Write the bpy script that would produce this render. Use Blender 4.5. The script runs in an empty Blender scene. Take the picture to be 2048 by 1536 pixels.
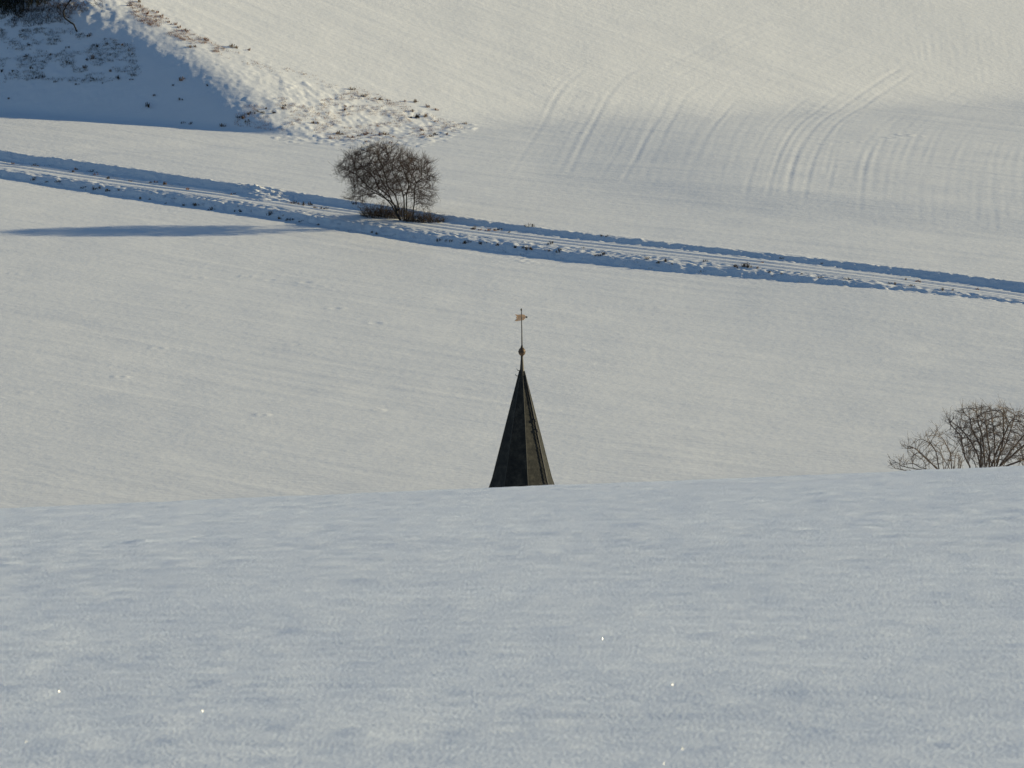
import bpy, math, random
import numpy as np
from mathutils import Vector, kdtree

random.seed(7)
rng = np.random.default_rng(11)
R = math.radians
scene = bpy.context.scene
COL = scene.collection

# ------------------------------------------------------------------ camera
CAMZ = 70.0                       # camera height above the datum (valley floor is about 0)
PITCH = R(-6.0)
FPX = 16742.0                     # focal length in pixels of a 2048 px wide picture
cam_d = bpy.data.cameras.new('camera')
cam = bpy.data.objects.new('camera', cam_d)
COL.objects.link(cam)
cam.location = (0, 0, CAMZ)
cam.rotation_euler = (R(90) + PITCH, 0, 0)
cam_d.sensor_width = 36.0
cam_d.lens = 36.0 * FPX / 2048.0
cam_d.clip_start = 0.5
cam_d.clip_end = 9000.0
cam_d.dof.use_dof = True          # long lens: only the near snow goes soft
cam_d.dof.focus_distance = 450.0
cam_d.dof.aperture_fstop = 36.0
scene.camera = cam

# ------------------------------------------------------------------ sky, sun, exposure
SUN_EL, SUN_AZ = R(12.0), R(15.0)   # low sun from the right, a little beyond the picture plane
sdir = Vector((math.cos(SUN_EL)*math.cos(SUN_AZ), math.cos(SUN_EL)*math.sin(SUN_AZ), math.sin(SUN_EL)))
w = bpy.data.worlds.new('World'); scene.world = w; w.use_nodes = True
nt = w.node_tree
sky = nt.nodes.new('ShaderNodeTexSky'); sky.sky_type = 'NISHITA'; sky.sun_disc = False
sky.sun_elevation = SUN_EL; sky.sun_rotation = math.pi/2 - SUN_AZ
sky.altitude = 300; sky.air_density = 1.0; sky.dust_density = 0.1; sky.ozone_density = 3.0
bg = nt.nodes['Background']; bg.inputs['Strength'].default_value = 0.078
nt.links.new(sky.outputs['Color'], bg.inputs['Color'])
sl = bpy.data.lights.new('sun', 'SUN'); sl.energy = 5.0; sl.angle = R(0.53); sl.color = (1.0, 0.865, 0.555)
so = bpy.data.objects.new('sun', sl); COL.objects.link(so); so.location = (0, 0, 200)
so.rotation_euler = sdir.to_track_quat('Z', 'Y').to_euler()
vs = scene.view_settings
vs.view_transform = 'Standard'; vs.look = 'None'; vs.gamma = 1.0; vs.exposure = 0.38
vs.use_curve_mapping = False

# ------------------------------------------------------------------ helpers
def tag(o, label=None, cat=None, group=None, kind=None):
    if label: o['label'] = label
    if cat: o['category'] = cat
    if group: o['group'] = group
    if kind: o['kind'] = kind
    return o

def mesh_obj(name, verts, faces, mat, parent=None, smooth=True):
    me = bpy.data.meshes.new(name)
    me.from_pydata([tuple(v) for v in verts], [], faces)
    me.update()
    if smooth: me.polygons.foreach_set('use_smooth', [True]*len(me.polygons))
    me.materials.append(mat)
    o = bpy.data.objects.new(name, me); COL.objects.link(o)
    if parent: o.parent = parent
    return o

def empty(name, loc):
    o = bpy.data.objects.new(name, None); COL.objects.link(o); o.location = loc
    o.empty_display_size = 0.3
    return o

_tab = rng.random((256, 256))
def vnoise(x, y, seed=0):
    x = np.asarray(x, float) + seed*17.31; y = np.asarray(y, float) + seed*9.77
    xi = np.floor(x).astype(int); yi = np.floor(y).astype(int)
    fx = x-xi; fy = y-yi
    fx = fx*fx*fx*(fx*(fx*6-15)+10); fy = fy*fy*fy*(fy*(fy*6-15)+10)
    a = _tab[xi & 255, yi & 255]; b = _tab[(xi+1) & 255, yi & 255]
    c = _tab[xi & 255, (yi+1) & 255]; d = _tab[(xi+1) & 255, (yi+1) & 255]
    return (a*(1-fx)+b*fx)*(1-fy) + (c*(1-fx)+d*fx)*fy - 0.5
def fbm(x, y, seed=0, oct=3):
    s = 0; a = 1.0
    for k in range(oct):
        s = s + a*vnoise(x*2**k, y*2**k, seed+k*3); a *= 0.5
    return s
def sstep(a, b, x):
    t = np.clip((x-a)/(b-a), 0, 1); return t*t*(3-2*t)
def smax(a, b, k):
    h = np.clip(0.5+0.5*(a-b)/k, 0, 1); return b*(1-h)+a*h + k*h*(1-h)
def smin(a, b, k): return -smax(-a, -b, k)

# pixel (of the 2048 x 1536 photograph) -> direction from the camera
def pdir(px, py):
    dx = (np.asarray(px, float)-1024)/FPX; dy = (768-np.asarray(py, float))/FPX
    c, s = math.cos(PITCH), math.sin(PITCH)
    return dx, c - s*dy, s + c*dy           # x, y, z with forward = (0,c,s), up = (0,-s,c)
def on_plane(px, py, p0, g):                # where that direction meets z = p0z + g.(p-p0)
    x, y, z = pdir(px, py)
    t = (p0[2] - g[0]*p0[0] - g[1]*p0[1]) / (z - g[0]*x - g[1]*y)
    return x*t, y*t, z*t

# ------------------------------------------------------------------ the land (heights relative to the camera)
dx, dy, dz = pdir(950, 256)
TIP = (dx/dy*760, 760.0, dz/dy*760)         # the tip of the scarp
GL = (-0.020, 0.045)                         # lower field
GS = (-0.18, 0.32)                          # slope behind it
GU = (-0.142, 0.21)                          # rounded shoulder to the right
def plane(x, y, p, g): return p[2] + g[0]*(x-p[0]) + g[1]*(y-p[1])
SH = on_plane(1150, 175, TIP, GS)
# scarp face: through two points of its foot and one of its upper edge
BP = np.array(on_plane(830, 292, TIP, GL))
_p1 = np.array(on_plane(0, 226, TIP, GL)) - BP
_p2 = np.array(on_plane(300, -85, SH, GU)) - BP
GB = np.linalg.solve(np.array([_p1[:2], _p2[:2]]), np.array([_p1[2], _p2[2]]))
GB = np.array(GL) + (GB-np.array(GL))*1.62      # and steep enough to turn away from the sun
TIPPOLY = [on_plane(a, b, TIP, GS)[:2] for a, b in [(520,118),(600,146),(700,173),(830,213),(950,254)]] + [on_plane(a, b, TIP, GL)[:2] for a, b in [(950,260),(900,280),(830,296),(720,300),(640,290),(560,280)]]
def in_poly_np(x, y, poly):
    c = np.zeros(np.shape(x), bool); j = len(poly)-1
    for i in range(len(poly)):
        xi, yi = poly[i]; xj, yj = poly[j]
        c ^= ((yi > y) != (yj > y)) & (x < (xj-xi)*(y-yi)/(yj-yi+1e-12)+xi)
        j = i
    return c

# far rim of the lane
rim_px = np.array([(-150,286),(0,303),(62,308),(187,324),(281,339),(375,357),(469,374),(578,390),(656,401),(714,409),(800,420),(890,432),
                   (978,443),(1080,457),(1278,480),(1446,500),(1592,518),(1775,539),(1921,551),(2048,567),(2200,586)], float)
_rx, _ry, _rz = on_plane(rim_px[:,0], rim_px[:,1], TIP, GL)
_fit = np.polyfit(_rx, _ry, 4)
_lo, _hi = _rx.min(), _rx.max()
def rim_y(x):
    xc = np.clip(x, _lo, _hi)
    d = np.polyder(_fit)
    return np.polyval(_fit, xc) + np.where(x < _lo, np.polyval(d, _lo)*(np.maximum(x,-140)-_lo), 0) + np.where(x > _hi, np.polyval(d, _hi)*(np.minimum(x,140)-_hi), 0)
COSR = 0.84
def xpx(p, y=710.0): return (np.asarray(p, float)-1024)/FPX*y     # x of a pixel column at the lane

def tab(x, pts):
    p = np.array(pts, float); return np.interp(x, xpx(p[:,0]), p[:,1])

def lane(x, y):
    """height offset of the lane: cut bank, carriageway, verge, fill bank"""
    v = (y - rim_y(x))*COSR
    wob = 0.35*vnoise(x*0.5, y*0.0+3, 5) + 0.34*vnoise(x*1.7, y*0.4, 6) + 0.26*vnoise(x*3.6, y*1.1, 8)
    h1 = tab(x, [(-100,0.52),(200,0.56),(400,0.50),(620,0.45),(900,0.40),(1080,0.37),(1300,0.32),(1550,0.32),(1800,0.45),(2048,0.55)])
    h2 = tab(x, [(-100,0.35),(150,0.45),(350,0.50),(600,0.54),(900,0.50),(1100,0.50),(1350,0.46),(1550,0.36),(1700,0.22),(1850,0.12),(2048,0.08)])
    ramp_w = 1 + 3.0*np.exp(-((x-xpx(522))/1.9)**2) + 0.5*np.exp(-((x-xpx(1512))/0.7)**2)
    e1 = -(h1/0.45)*np.minimum(ramp_w, 4.0)           # foot of the cut bank, drawn out where field gates let carts in
    wr = tab(x, [(-100,4.6),(1000,4.6),(2048,3.4)]) + (-(h1/0.45)*1.0 - e1)*-1.0             # carriageway
    wv = tab(x, [(-100,1.4),(200,1.6),(500,1.5),(900,2.2),(1300,2.2),(1700,1.5),(2048,0.9)])
    f1 = e1-wr; f2 = f1-wv; f3 = f2-h2/0.45
    vv = v + wob*np.where(v > f1+0.6, 0.5, 1.0)*((v > -1.6) | (v < f1-0.5))
    a = np.clip(-vv/np.maximum(-e1,1e-3), 0, 1)
    z = -h1*a
    z = z - 0.10*wv*np.clip((f1-vv)/wv, 0, 1)
    z = z - h2*np.clip((f2-vv)/np.maximum(f2-f3,1e-3), 0, 1)
    z = z + (h1+0.10*wv+h2-1.05)*sstep(f3, f3-30, vv)        # back to one even field below
    # rough snow on the banks and the verge
    m = sstep(0.9, 0.0, v)*sstep(e1-0.9, e1-0.1, v)
    m2 = sstep(f1-0.1, f1-0.6, v)*sstep(f3-0.9, f3-0.1, v)
    gap = np.exp(-((x-xpx(525))/1.6)**2)*sstep(1.6, 0.3, v)*sstep(-4.0, -1.5, v)
    rough = 0.09*fbm(x*2.4, y*2.0, 21, 3) + 0.16*np.maximum(fbm(x*4.2, y*3.6, 22, 2)-0.1, 0)
    z = z + rough*(1.0*m + 0.95*m2 + 1.3*gap)
    # wheel ruts on the carriageway
    rut = 0
    mid = -(h1/0.45) - 0.55*4.6
    for off, dp in ((-1.05,0.05),(-0.75,0.04),(0.45,0.06),(0.75,0.05)):
        q = v - mid - off - 0.08*vnoise(x*0.12, 0*x, 31+int(off*10))
        rut = rut - dp*np.exp(-(q/0.13)**2) + 0.6*dp*np.exp(-((q-0.27)/0.12)**2)
    rut = rut*sstep(e1-wr, e1-wr+0.4, v)*sstep(e1, e1-0.3, v)
    z = z + rut
    # little ridges of pushed snow at the foot of the cut
    z = z + 0.05*np.exp(-((v-e1+0.5)/0.3)**2)*(0.5+vnoise(x*0.7, y*0.2, 41))
    return z

dents = []      # (x, y, radius, depth, rim)
lines = []      # (array of xy, width, depth, rim)

def far_base(x, y):
    L = plane(x, y, TIP, GL)
    L = L + 0.35*vnoise(x/55, y/60, 50) + 0.2*vnoise(x/22, y/26, 51)
    S = plane(x, y, TIP, GS) + 0.3*vnoise(x/24, y/24, 52)
    U = plane(x, y, SH, GU) + 0.6*vnoise(x/35, y/30, 53)
    B = plane(x, y, BP, GB) + 0.25*vnoise(x/9, y/14, 54)
    Rr = smax(L, smin(U, S, 2.5), 1.0)
    F = smax(L, B, 0.5)
    edge = TIP[1] + 0.60*(x-TIP[0])          # in front of this line only the lower field is left
    h = smin(Rr, F + 6*sstep(edge-4, edge-24, y) + 6*sstep(TIP[0]-8, TIP[0]+2, x), 0.4 + 1.0*sstep(0.3, 2.2, F-L))
    sx = sstep(TIP[0]+4, TIP[0]+26, x)
    fy = 700 - 0.5*(x-20)
    h = h + sx*0.6*sstep(fy-2, fy+18, y)*sstep(fy+85, fy+30, y)
    # tussocks under the snow on the scarp and its tip
    on = sstep(0.25, 0.9, F-L)*sstep(5.0, 0.8, F-Rr)*sstep(TIP[0]-3, TIP[0]-9, x)
    amt = 0.22 + 0.10*sstep(1.2, 0.0, np.abs(F-Rr)) + 0.35*sstep(TIP[0]-29, TIP[0]-37, x) + 0.35*sstep(TIP[0]-24, TIP[0]-14, x)
    tip = in_poly_np(x + 1.2*vnoise(x*0.8, y*0.5, 65), y + 2.0*vnoise(x*0.8, y*0.5, 66), TIPPOLY)
    tus = 0.11*fbm(x*1.0, y*0.6, 60, 3) + 0.26*np.maximum(fbm(x*2.9, y*1.7, 61, 2), 0)
    h = h + tus*np.maximum(on*amt, 0.52*tip)
    return smin(h, 30.0 + 0*h, 10)

def far_land(x, y):
    h = far_base(x, y)
    near = np.abs(y - rim_y(x)) < 25
    if np.any(near):
        h = h + np.where(y > rim_y(x)+25, 0, lane(x, y))
    # drilling rows and wind streaks, very faint
    q = (y - rim_y(x))
    h = h + 0.010*vnoise(x/7.0, q*1.6, 70) + 0.022*vnoise(x/14.0, q*0.55, 71) + 0.05*fbm(x/6, y/7, 72, 2)
    return h

# near slope
HN, AN, CN = 1.6, 0.0739, 0.000300
def near_land(x, y):
    xc = np.clip(x, -40, 40)
    return -HN - AN*y - CN*y*np.abs(y) + (0.0400*xc + 0.0011*xc*np.abs(xc)*0.5)*sstep(260, 110, y)

def land(x, y):
    x = np.asarray(x, float); y = np.asarray(y, float)
    n = near_land(x, y)
    yn = np.minimum(y, 200.0)
    n200 = near_land(x, yn)
    f = far_land(x, np.maximum(y, 500.0))
    # hermite blend across the hidden valley
    def herm(t, a, b, ma, mb, L):
        t2 = t*t; t3 = t2*t
        return a*(2*t3-3*t2+1) + ma*L*(t3-2*t2+t) + b*(-2*t3+3*t2) + mb*L*(t3-t2)
    z390 = -62.0 + 0*x
    m1 = herm(np.clip((y-200)/190, 0, 1), n200, z390, -(AN+2*CN*200), -0.09, 190.0)
    m2 = herm(np.clip((y-390)/110, 0, 1), z390, f, -0.09, GL[1], 110.0)
    return np.where(y <= 200, n, np.where(y <= 390, m1, np.where(y <= 500, m2, f)))

def add_marks(x, y, h):
    cols = x[0]
    for (cx, cy, r, dp, rimh) in dents:
        c0, c1 = np.searchsorted(cols, [cx-4*r, cx+4*r])
        X = x[:, c0:c1]; Y = y[:, c0:c1]
        d2 = ((X-cx)**2 + (Y-cy)**2)/(r*r)
        h[:, c0:c1] += np.where(d2 < 12, -0.24*dp*np.exp(-d2*1.5) + 0.24*rimh*np.exp(-(np.sqrt(d2)-1.5)**2*3), 0)
    for (pl, wd, dp, rimh) in lines:
        x0, y0 = pl.min(0)-1.5; x1, y1 = pl.max(0)+1.5
        c0, c1 = np.searchsorted(cols, [x0, x1])
        xv = x[:, c0:c1]; yv = y[:, c0:c1]; hv = h[:, c0:c1]
        mk = (yv > y0) & (yv < y1)
        if not mk.any(): continue
        X = xv[mk]; Y = yv[mk]
        best = np.full(X.shape, 1e9); side = np.zeros(X.shape); tt = np.zeros(X.shape)
        n = len(pl)-1
        for i in range(n):
            a = pl[i]; d = pl[i+1]-a; l2 = d@d
            t = np.clip(((X-a[0])*d[0]+(Y-a[1])*d[1])/l2, 0, 1)
            ex = X-a[0]-t*d[0]; ey = Y-a[1]-t*d[1]
            q = np.hypot(ex, ey)
            s = np.sign(d[0]*ey-d[1]*ex)
            up = q < best
            best = np.where(up, q, best); side = np.where(up, s, side); tt = np.where(up, (i+t)/n, tt)
        fade = sstep(0, 0.08, tt)*sstep(1, 0.8, tt)*(0.75+0.6*vnoise(Y*0.06, X*0.1, 81))
        g = best*side
        hv[mk] += 0.19*fade*(-dp*np.exp(-(g/wd)**2) + rimh*np.exp(-((g+1.6*wd)/wd)**2) + 0.6*rimh*np.exp(-((g-1.6*wd)/wd)**2))
    return h

def hit(px, py, ymin=510.0, ymax=950.0, n=1100):
    """first point of the land along a pixel's direction beyond ymin"""
    X, Y, Z = pdir(px, py)
    ys = np.linspace(ymin, ymax, n)
    t = ys/float(Y)
    hh = land(float(X)*t, ys)
    d = float(Z)*t - hh
    idx = np.where(d < 0)[0]
    if len(idx) == 0: return None
    i = idx[0]
    if i == 0: yy = ys[0]
    else: yy = ys[i-1] + (ys[i]-ys[i-1])*d[i-1]/(d[i-1]-d[i])
    xx = float(X)/float(Y)*yy
    return np.array([xx, yy, float(land(np.array([xx]), np.array([yy]))[0])])

def line_px(pts, ymin=600):
    out = []
    for a, b in pts:
        p = hit(a, b, ymin)
        if p is not None: out.append(p[:2])
    # smooth curve through the points
    P = np.array(out); t = np.arange(len(P)); tt = np.linspace(0, len(P)-1, len(P)*3)
    Q = np.stack([np.interp(tt, t, P[:,0]), np.interp(tt, t, P[:,1])], 1)
    for _ in range(4): Q[1:-1] = 0.25*Q[:-2]+0.5*Q[1:-1]+0.25*Q[2:]
    return Q

# farm-machine tracks on the far slope
tracks = [
 ([(1018,352),(1055,290),(1085,235),(1115,185),(1130,168)], 0.30, 0.060, 0.04),
 ([(1128,362),(1160,300),(1185,240),(1210,195),(1250,150),(1300,122)], 0.34, 0.055, 0.05),
 ([(1240,372),(1275,310),(1300,260),(1330,205),(1350,180)], 0.28, 0.085, 0.06),
 ([(1200,355),(1225,315),(1250,270)], 0.3, 0.03, 0.03),
 ([(1308,368),(1325,320),(1350,265)], 0.3, 0.03, 0.03),
 ([(1365,375),(1385,330),(1405,280),(1440,225),(1480,190)], 0.32, 0.06, 0.04),
 ([(1488,408),(1500,350),(1520,295),(1550,245),(1580,215),(1640,175)], 0.32, 0.10, 0.06),
 ([(1534,400),(1542,350),(1560,300),(1590,250),(1640,205),(1720,160)], 0.30, 0.09, 0.06),
 ([(1548,398),(1556,350),(1574,300),(1604,252),(1655,207)], 0.24, 0.06, 0.05),
 ([(1572,402),(1580,345),(1598,295),(1630,245),(1690,200),(1780,150),(1880,85),(1940,55)], 0.30, 0.11, 0.08),
 ([(1606,415),(1616,350),(1632,300),(1662,250),(1712,212),(1790,170),(1860,120)], 0.32, 0.11, 0.07),
 ([(1720,430),(1722,380),(1728,330),(1745,285)], 0.30, 0.08, 0.05),
 ([(1706,420),(1710,380),(1714,350)], 0.26, 0.04, 0.03),
 ([(1838,442),(1838,390),(1846,340),(1860,300)], 0.28, 0.06, 0.04),
 ([(1865,452),(1860,400),(1864,360)], 0.26, 0.05, 0.04),
 ([(1952,445),(1952,390),(1956,335)], 0.28, 0.06, 0.04),
 ([(1992,464),(1986,420),(1985,370),(1990,320)], 0.28, 0.07, 0.05),
 ([(2012,440),(2010,400),(2008,360)], 0.24, 0.05, 0.04),
 ([(1790,425),(1792,390),(1800,350)], 0.26, 0.035, 0.03),
 ([(1650,410),(1658,360),(1672,320)], 0.26, 0.03, 0.03),
 ([(1430,385),(1445,340),(1460,300)], 0.26, 0.035, 0.03),
]
for pts, wd, dp, rm in tracks:
    lines.append((line_px(pts), wd*0.75, dp, rm))
# the fainter drill rows between them, all sweeping round to the right on the shoulder
T0 = np.array([(0,0),(37,-62),(67,-117),(97,-167),(135,-200),(200,-235)], float)
T1 = np.array([(0,0),(10,-65),(26,-115),(56,-165),(106,-203),(190,-250)], float)
T2 = np.array([(0,0),(-4,-50),(-2,-100),(8,-150),(40,-200),(110,-260)], float)
rl = random.Random(77)
def smooth_line(pts):
    P = np.array([hit(a, b, 600)[:2] for a, b in pts if hit(a, b, 600) is not None])
    t = np.linspace(0, 1, len(P)); tt = np.linspace(0, 1, 12)
    return np.stack([np.polyval(np.polyfit(t, P[:,0], 3), tt), np.polyval(np.polyfit(t, P[:,1], 3), tt)], 1)
for k in range(44):
    x0 = 1015 + k*24 + rl.uniform(-8, 8)
    y0 = 345 + (x0-1015)*0.115 + rl.uniform(-25, 12)
    f_ = (x0-1015)/1030
    Tm = T0 + (T1-T0)*min(1, f_/0.57) if f_ < 0.57 else T1 + (T2-T1)*(f_-0.57)/0.43
    a0, a1 = rl.uniform(0, 0.8), rl.uniform(3.2, 5.0)
    tt = np.linspace(a0, a1, 9)
    pts = [(x0+np.interp(q, range(6), Tm[:,0]), y0+np.interp(q, range(6), Tm[:,1])) for q in tt]
    lines.append((smooth_line(pts), rl.uniform(0.16, 0.26), rl.uniform(0.02, 0.05), rl.uniform(0.015, 0.035)))
for k in range(16):
    x0 = 1300 + k*46 + rl.uniform(-15, 15); y0 = 150 + (x0-1300)*0.09 + rl.uniform(-30, 25); ln = rl.uniform(160, 380)
    pts = [(x0+ln*q, y0-ln*(0.62*q-0.12*q*q)) for q in np.linspace(0, 1, 8)]
    pts = [p for p in pts if p[0] < 2100 and p[1] > -20]
    if len(pts) > 4: lines.append((smooth_line(pts), rl.uniform(0.2, 0.35), rl.uniform(0.02, 0.045), rl.uniform(0.02, 0.04)))
# faint crossing trails and an animal track
for pts, wd, dp, rm in [
 ([(1150,215),(1165,240),(1185,255),(1215,285),(1230,300)], 0.15, 0.02, 0.015),
 ([(1010,378),(1100,385),(1180,392),(1270,395),(1360,382)], 0.22, 0.03, 0.05),
 ([(1200,347),(1350,355),(1500,362),(1700,372),(2000,392)], 0.20, 0.035, 0.02),
 ([(390,540),(400,528),(440,518),(490,510)], 0.18, 0.03, 0.05),
 ([(440,660),(470,655),(490,640)], 0.18, 0.02, 0.05),
 ([(1090,690),(1130,684),(1205,672)], 0.20, 0.02, 0.05),
 ([(790,720),(860,708),(930,700)], 0.20, 0.02, 0.04),
 ([(20,760),(50,788),(90,790),(120,780)], 0.16, 0.03, 0.04),
]:
    lines.append((line_px(pts, 520), wd, dp, rm))
for (a, b, r, dp, rm) in [(395,555,.35,.12,.08),(495,553,.35,.10,.12),(540,560,.4,.16,.05),(612,565,.45,.20,.08),(632,572,.35,.14,.06),(660,574,.3,.1,.08),
  (570,551,.25,.1,.05),(670,617,.40,.2,.10),(750,646,.42,.22,.08),(592,690,.3,.12,.06),(315,697,.35,.06,.14),(388,613,.25,.1,.1),
  (240,754,.30,.05,.22),(523,830,.30,.05,.22),(755,820,.25,.05,.16),(50,785,.25,.05,.16),(480,705,.2,.06,.06),(510,645,.2,.06,.04),
  (30,547,.3,.05,.12),(110,549,.2,.08,.05),(1190,620,.2,.08,.05),(1540,660,.2,.08,.05),(1640,672,.2,.06,.08),(1180,700,.25,.05,.12),
  (1120,264,.4,.07,.04),(1155,266,.45,.08,.05),(1148,274,.35,.06,.04),(1785,275,.4,.05,.14),(1810,270,.45,.05,.18),(1830,272,.4,.06,.12),(1765,280,.35,.05,.1),(1650,288,.3,.05,.12),(1690,285,.3,.05,.12),(1730,284,.3,.05,.12),
  (1040,518,.3,.1,.16),(1050,522,.35,.14,.12),(1062,526,.3,.1,.1),(1030,514,.3,.06,.14)]:
    p = hit(a, b, 520)
    if p is not None: dents.append((p[0], p[1], r, dp, rm))
for k in range(90):
    p = hit(random.uniform(0, 2048), random.uniform(520, 960), 520)
    if p is not None: dents.append((p[0], p[1], random.uniform(.10, .22), random.uniform(.0, .05), random.uniform(.02, .07)))

# ------------------------------------------------------------------ materials
def new_mat(name):
    m = bpy.data.materials.new(name); m.use_nodes = True
    n = m.node_tree
    return m, n, n.nodes['Principled BSDF']

def ramp(n, fac, stops):
    r = n.nodes.new('ShaderNodeValToRGB')
    while len(r.color_ramp.elements) < len(stops): r.color_ramp.elements.new(0.5)
    for e, (p, c) in zip(r.color_ramp.elements, stops): e.position = p; e.color = (*c, 1)
    n.links.new(fac, r.inputs['Fac']); return r

def noise(n, vec, scale, detail=3.0, rough=0.55):
    t = n.nodes.new('ShaderNodeTexNoise'); t.inputs['Scale'].default_value = scale
    t.inputs['Detail'].default_value = detail; t.inputs['Roughness'].default_value = rough
    n.links.new(vec, t.inputs['Vector']); return t

def snow_mat(name, layers, tint=(0.86, 0.865, 0.865), rough=0.55):
    """layers: (scale, stretch across x, distance in metres, rotation)"""
    m, n, b = new_mat(name)
    g = n.nodes.new('ShaderNodeNewGeometry')
    prev = None
    for sc, st, dist, rot, det in layers:
        mp = n.nodes.new('ShaderNodeMapping')
        mp.inputs['Rotation'].default_value = (0, 0, rot)
        mp.inputs['Scale'].default_value = (st, 1, 1)
        n.links.new(g.outputs['Position'], mp.inputs['Vector'])
        t = noise(n, mp.outputs['Vector'], sc, det)
        bp = n.nodes.new('ShaderNodeBump'); bp.inputs['Distance'].default_value = dist; bp.inputs['Strength'].default_value = 1.0
        n.links.new(t.outputs['Fac'], bp.inputs['Height'])
        if prev: n.links.new(prev.outputs['Normal'], bp.inputs['Normal'])
        prev = bp
    n.links.new(prev.outputs['Normal'], b.inputs['Normal'])
    t = noise(n, g.outputs['Position'], 0.35, 4)
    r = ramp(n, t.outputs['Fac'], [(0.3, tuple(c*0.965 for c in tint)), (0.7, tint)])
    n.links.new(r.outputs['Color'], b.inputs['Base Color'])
    b.inputs['Roughness'].default_value = rough
    b.inputs['Specular IOR Level'].default_value = 0.2
    return m

M_far = snow_mat('snow_far', [(2.2, 0.22, 0.024, 0.58, 3), (1.6, 1.0, 0.034, 0.0, 5)])
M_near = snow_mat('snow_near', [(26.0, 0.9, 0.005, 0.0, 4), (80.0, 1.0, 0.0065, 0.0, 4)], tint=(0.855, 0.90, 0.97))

def plain(name, c1, c2, scale, rough=0.8, metallic=0.0, bump=0.0, spec=0.3):
    m, n, b = new_mat(name)
    tc = n.nodes.new('ShaderNodeTexCoord')
    t = noise(n, tc.outputs['Object'], scale, 4, 0.6)
    r = ramp(n, t.outputs['Fac'], [(0.32, c1), (0.68, c2)])
    n.links.new(r.outputs['Color'], b.inputs['Base Color'])
    b.inputs['Roughness'].default_value = rough; b.inputs['Metallic'].default_value = metallic
    b.inputs['Specular IOR Level'].default_value = spec
    if bump:
        bp = n.nodes.new('ShaderNodeBump'); bp.inputs['Distance'].default_value = bump
        n.links.new(t.outputs['Fac'], bp.inputs['Height']); n.links.new(bp.outputs['Normal'], b.inputs['Normal'])
    return m
M_bark = plain('bark', (0.012, 0.011, 0.010), (0.032, 0.028, 0.024), 6)
M_twig = plain('twig', (0.028, 0.019, 0.016), (0.075, 0.046, 0.039), 1.2)
M_bark2 = plain('bark_brown', (0.055, 0.036, 0.028), (0.130, 0.090, 0.068), 9)
M_twig2 = plain('twig_grey_brown', (0.09, 0.07, 0.058), (0.20, 0.16, 0.135), 4)
M_bramble = plain('bramble', (0.022, 0.017, 0.014), (0.065, 0.045, 0.032), 1.5)
M_everg = plain('evergreen', (0.010, 0.014, 0.010), (0.030, 0.034, 0.024), 2.0)
M_grass = plain('dry_grass', (0.07, 0.045, 0.022), (0.22, 0.135, 0.07), 3)
M_grass2 = plain('rust_grass', (0.14, 0.06, 0.028), (0.30, 0.15, 0.08), 3)
M_grass3 = plain('grey_grass', (0.05, 0.045, 0.03), (0.14, 0.12, 0.085), 3)
M_lead = plain('lead', (0.030, 0.029, 0.027), (0.070, 0.063, 0.053), 14, rough=0.55, metallic=0.3)
M_copper = plain('old_copper', (0.06, 0.042, 0.028), (0.15, 0.095, 0.058), 9, rough=0.6, metallic=0.2)
M_gold = plain('gilt', (0.58, 0.36, 0.21), (0.72, 0.48, 0.31), 6, rough=0.5, metallic=0.3)
M_iron = plain('iron', (0.05, 0.048, 0.045), (0.10, 0.095, 0.09), 20, rough=0.6)
M_render = plain('tower_render', (0.42, 0.39, 0.33), (0.55, 0.52, 0.46), 1.5, rough=0.9, bump=0.01)
M_wood = plain('louvre_wood', (0.06, 0.04, 0.028), (0.12, 0.08, 0.05), 6)
M_eave = plain('eave_copper', (0.11, 0.055, 0.03), (0.20, 0.10, 0.06), 5, rough=0.6)

def slate_mat():
    m, n, b = new_mat('slate')
    tc = n.nodes.new('ShaderNodeTexCoord')
    t = noise(n, tc.outputs['Object'], 3.2, 4, 0.6)
    t2 = noise(n, tc.outputs['Object'], 16, 3, 0.6)
    r = ramp(n, t.outputs['Fac'], [(0.25, (0.009, 0.011, 0.013)), (0.5, (0.023, 0.024, 0.023)), (0.8, (0.064, 0.061, 0.052))])
    r2 = ramp(n, t2.outputs['Fac'], [(0.3, (0.75, 0.75, 0.75)), (0.7, (1.2, 1.2, 1.15))])
    mx = n.nodes.new('ShaderNodeMixRGB'); mx.blend_type = 'MULTIPLY'; mx.inputs['Fac'].default_value = 1
    n.links.new(r.outputs['Color'], mx.inputs['Color1']); n.links.new(r2.outputs['Color'], mx.inputs['Color2'])
    n.links.new(mx.outputs['Color'], b.inputs['Base Color'])
    b.inputs['Roughness'].default_value = 0.75; b.inputs['Specular IOR Level'].default_value = 0.12
    bp = n.nodes.new('ShaderNodeBump'); bp.inputs['Distance'].default_value = 0.01
    n.links.new(t2.outputs['Fac'], bp.inputs['Height']); n.links.new(bp.outputs['Normal'], b.inputs['Normal'])
    return m
M_slate = slate_mat()
M_hip = plain('hip_lead', (0.020, 0.022, 0.022), (0.040, 0.040, 0.036), 8, rough=0.7)

def crystal_mat():
    m, n, b = new_mat('ice_crystal')
    tc = n.nodes.new('ShaderNodeTexCoord')
    t = noise(n, tc.outputs['Object'], 40)
    r = ramp(n, t.outputs['Fac'], [(0.3, (0.85, 0.88, 0.92)), (0.7, (0.95, 0.96, 0.98))])
    n.links.new(r.outputs['Color'], b.inputs['Base Color'])
    b.inputs['Roughness'].default_value = 0.25; b.inputs['Specular IOR Level'].default_value = 0.6
    return m
M_ice = crystal_mat()

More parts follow.
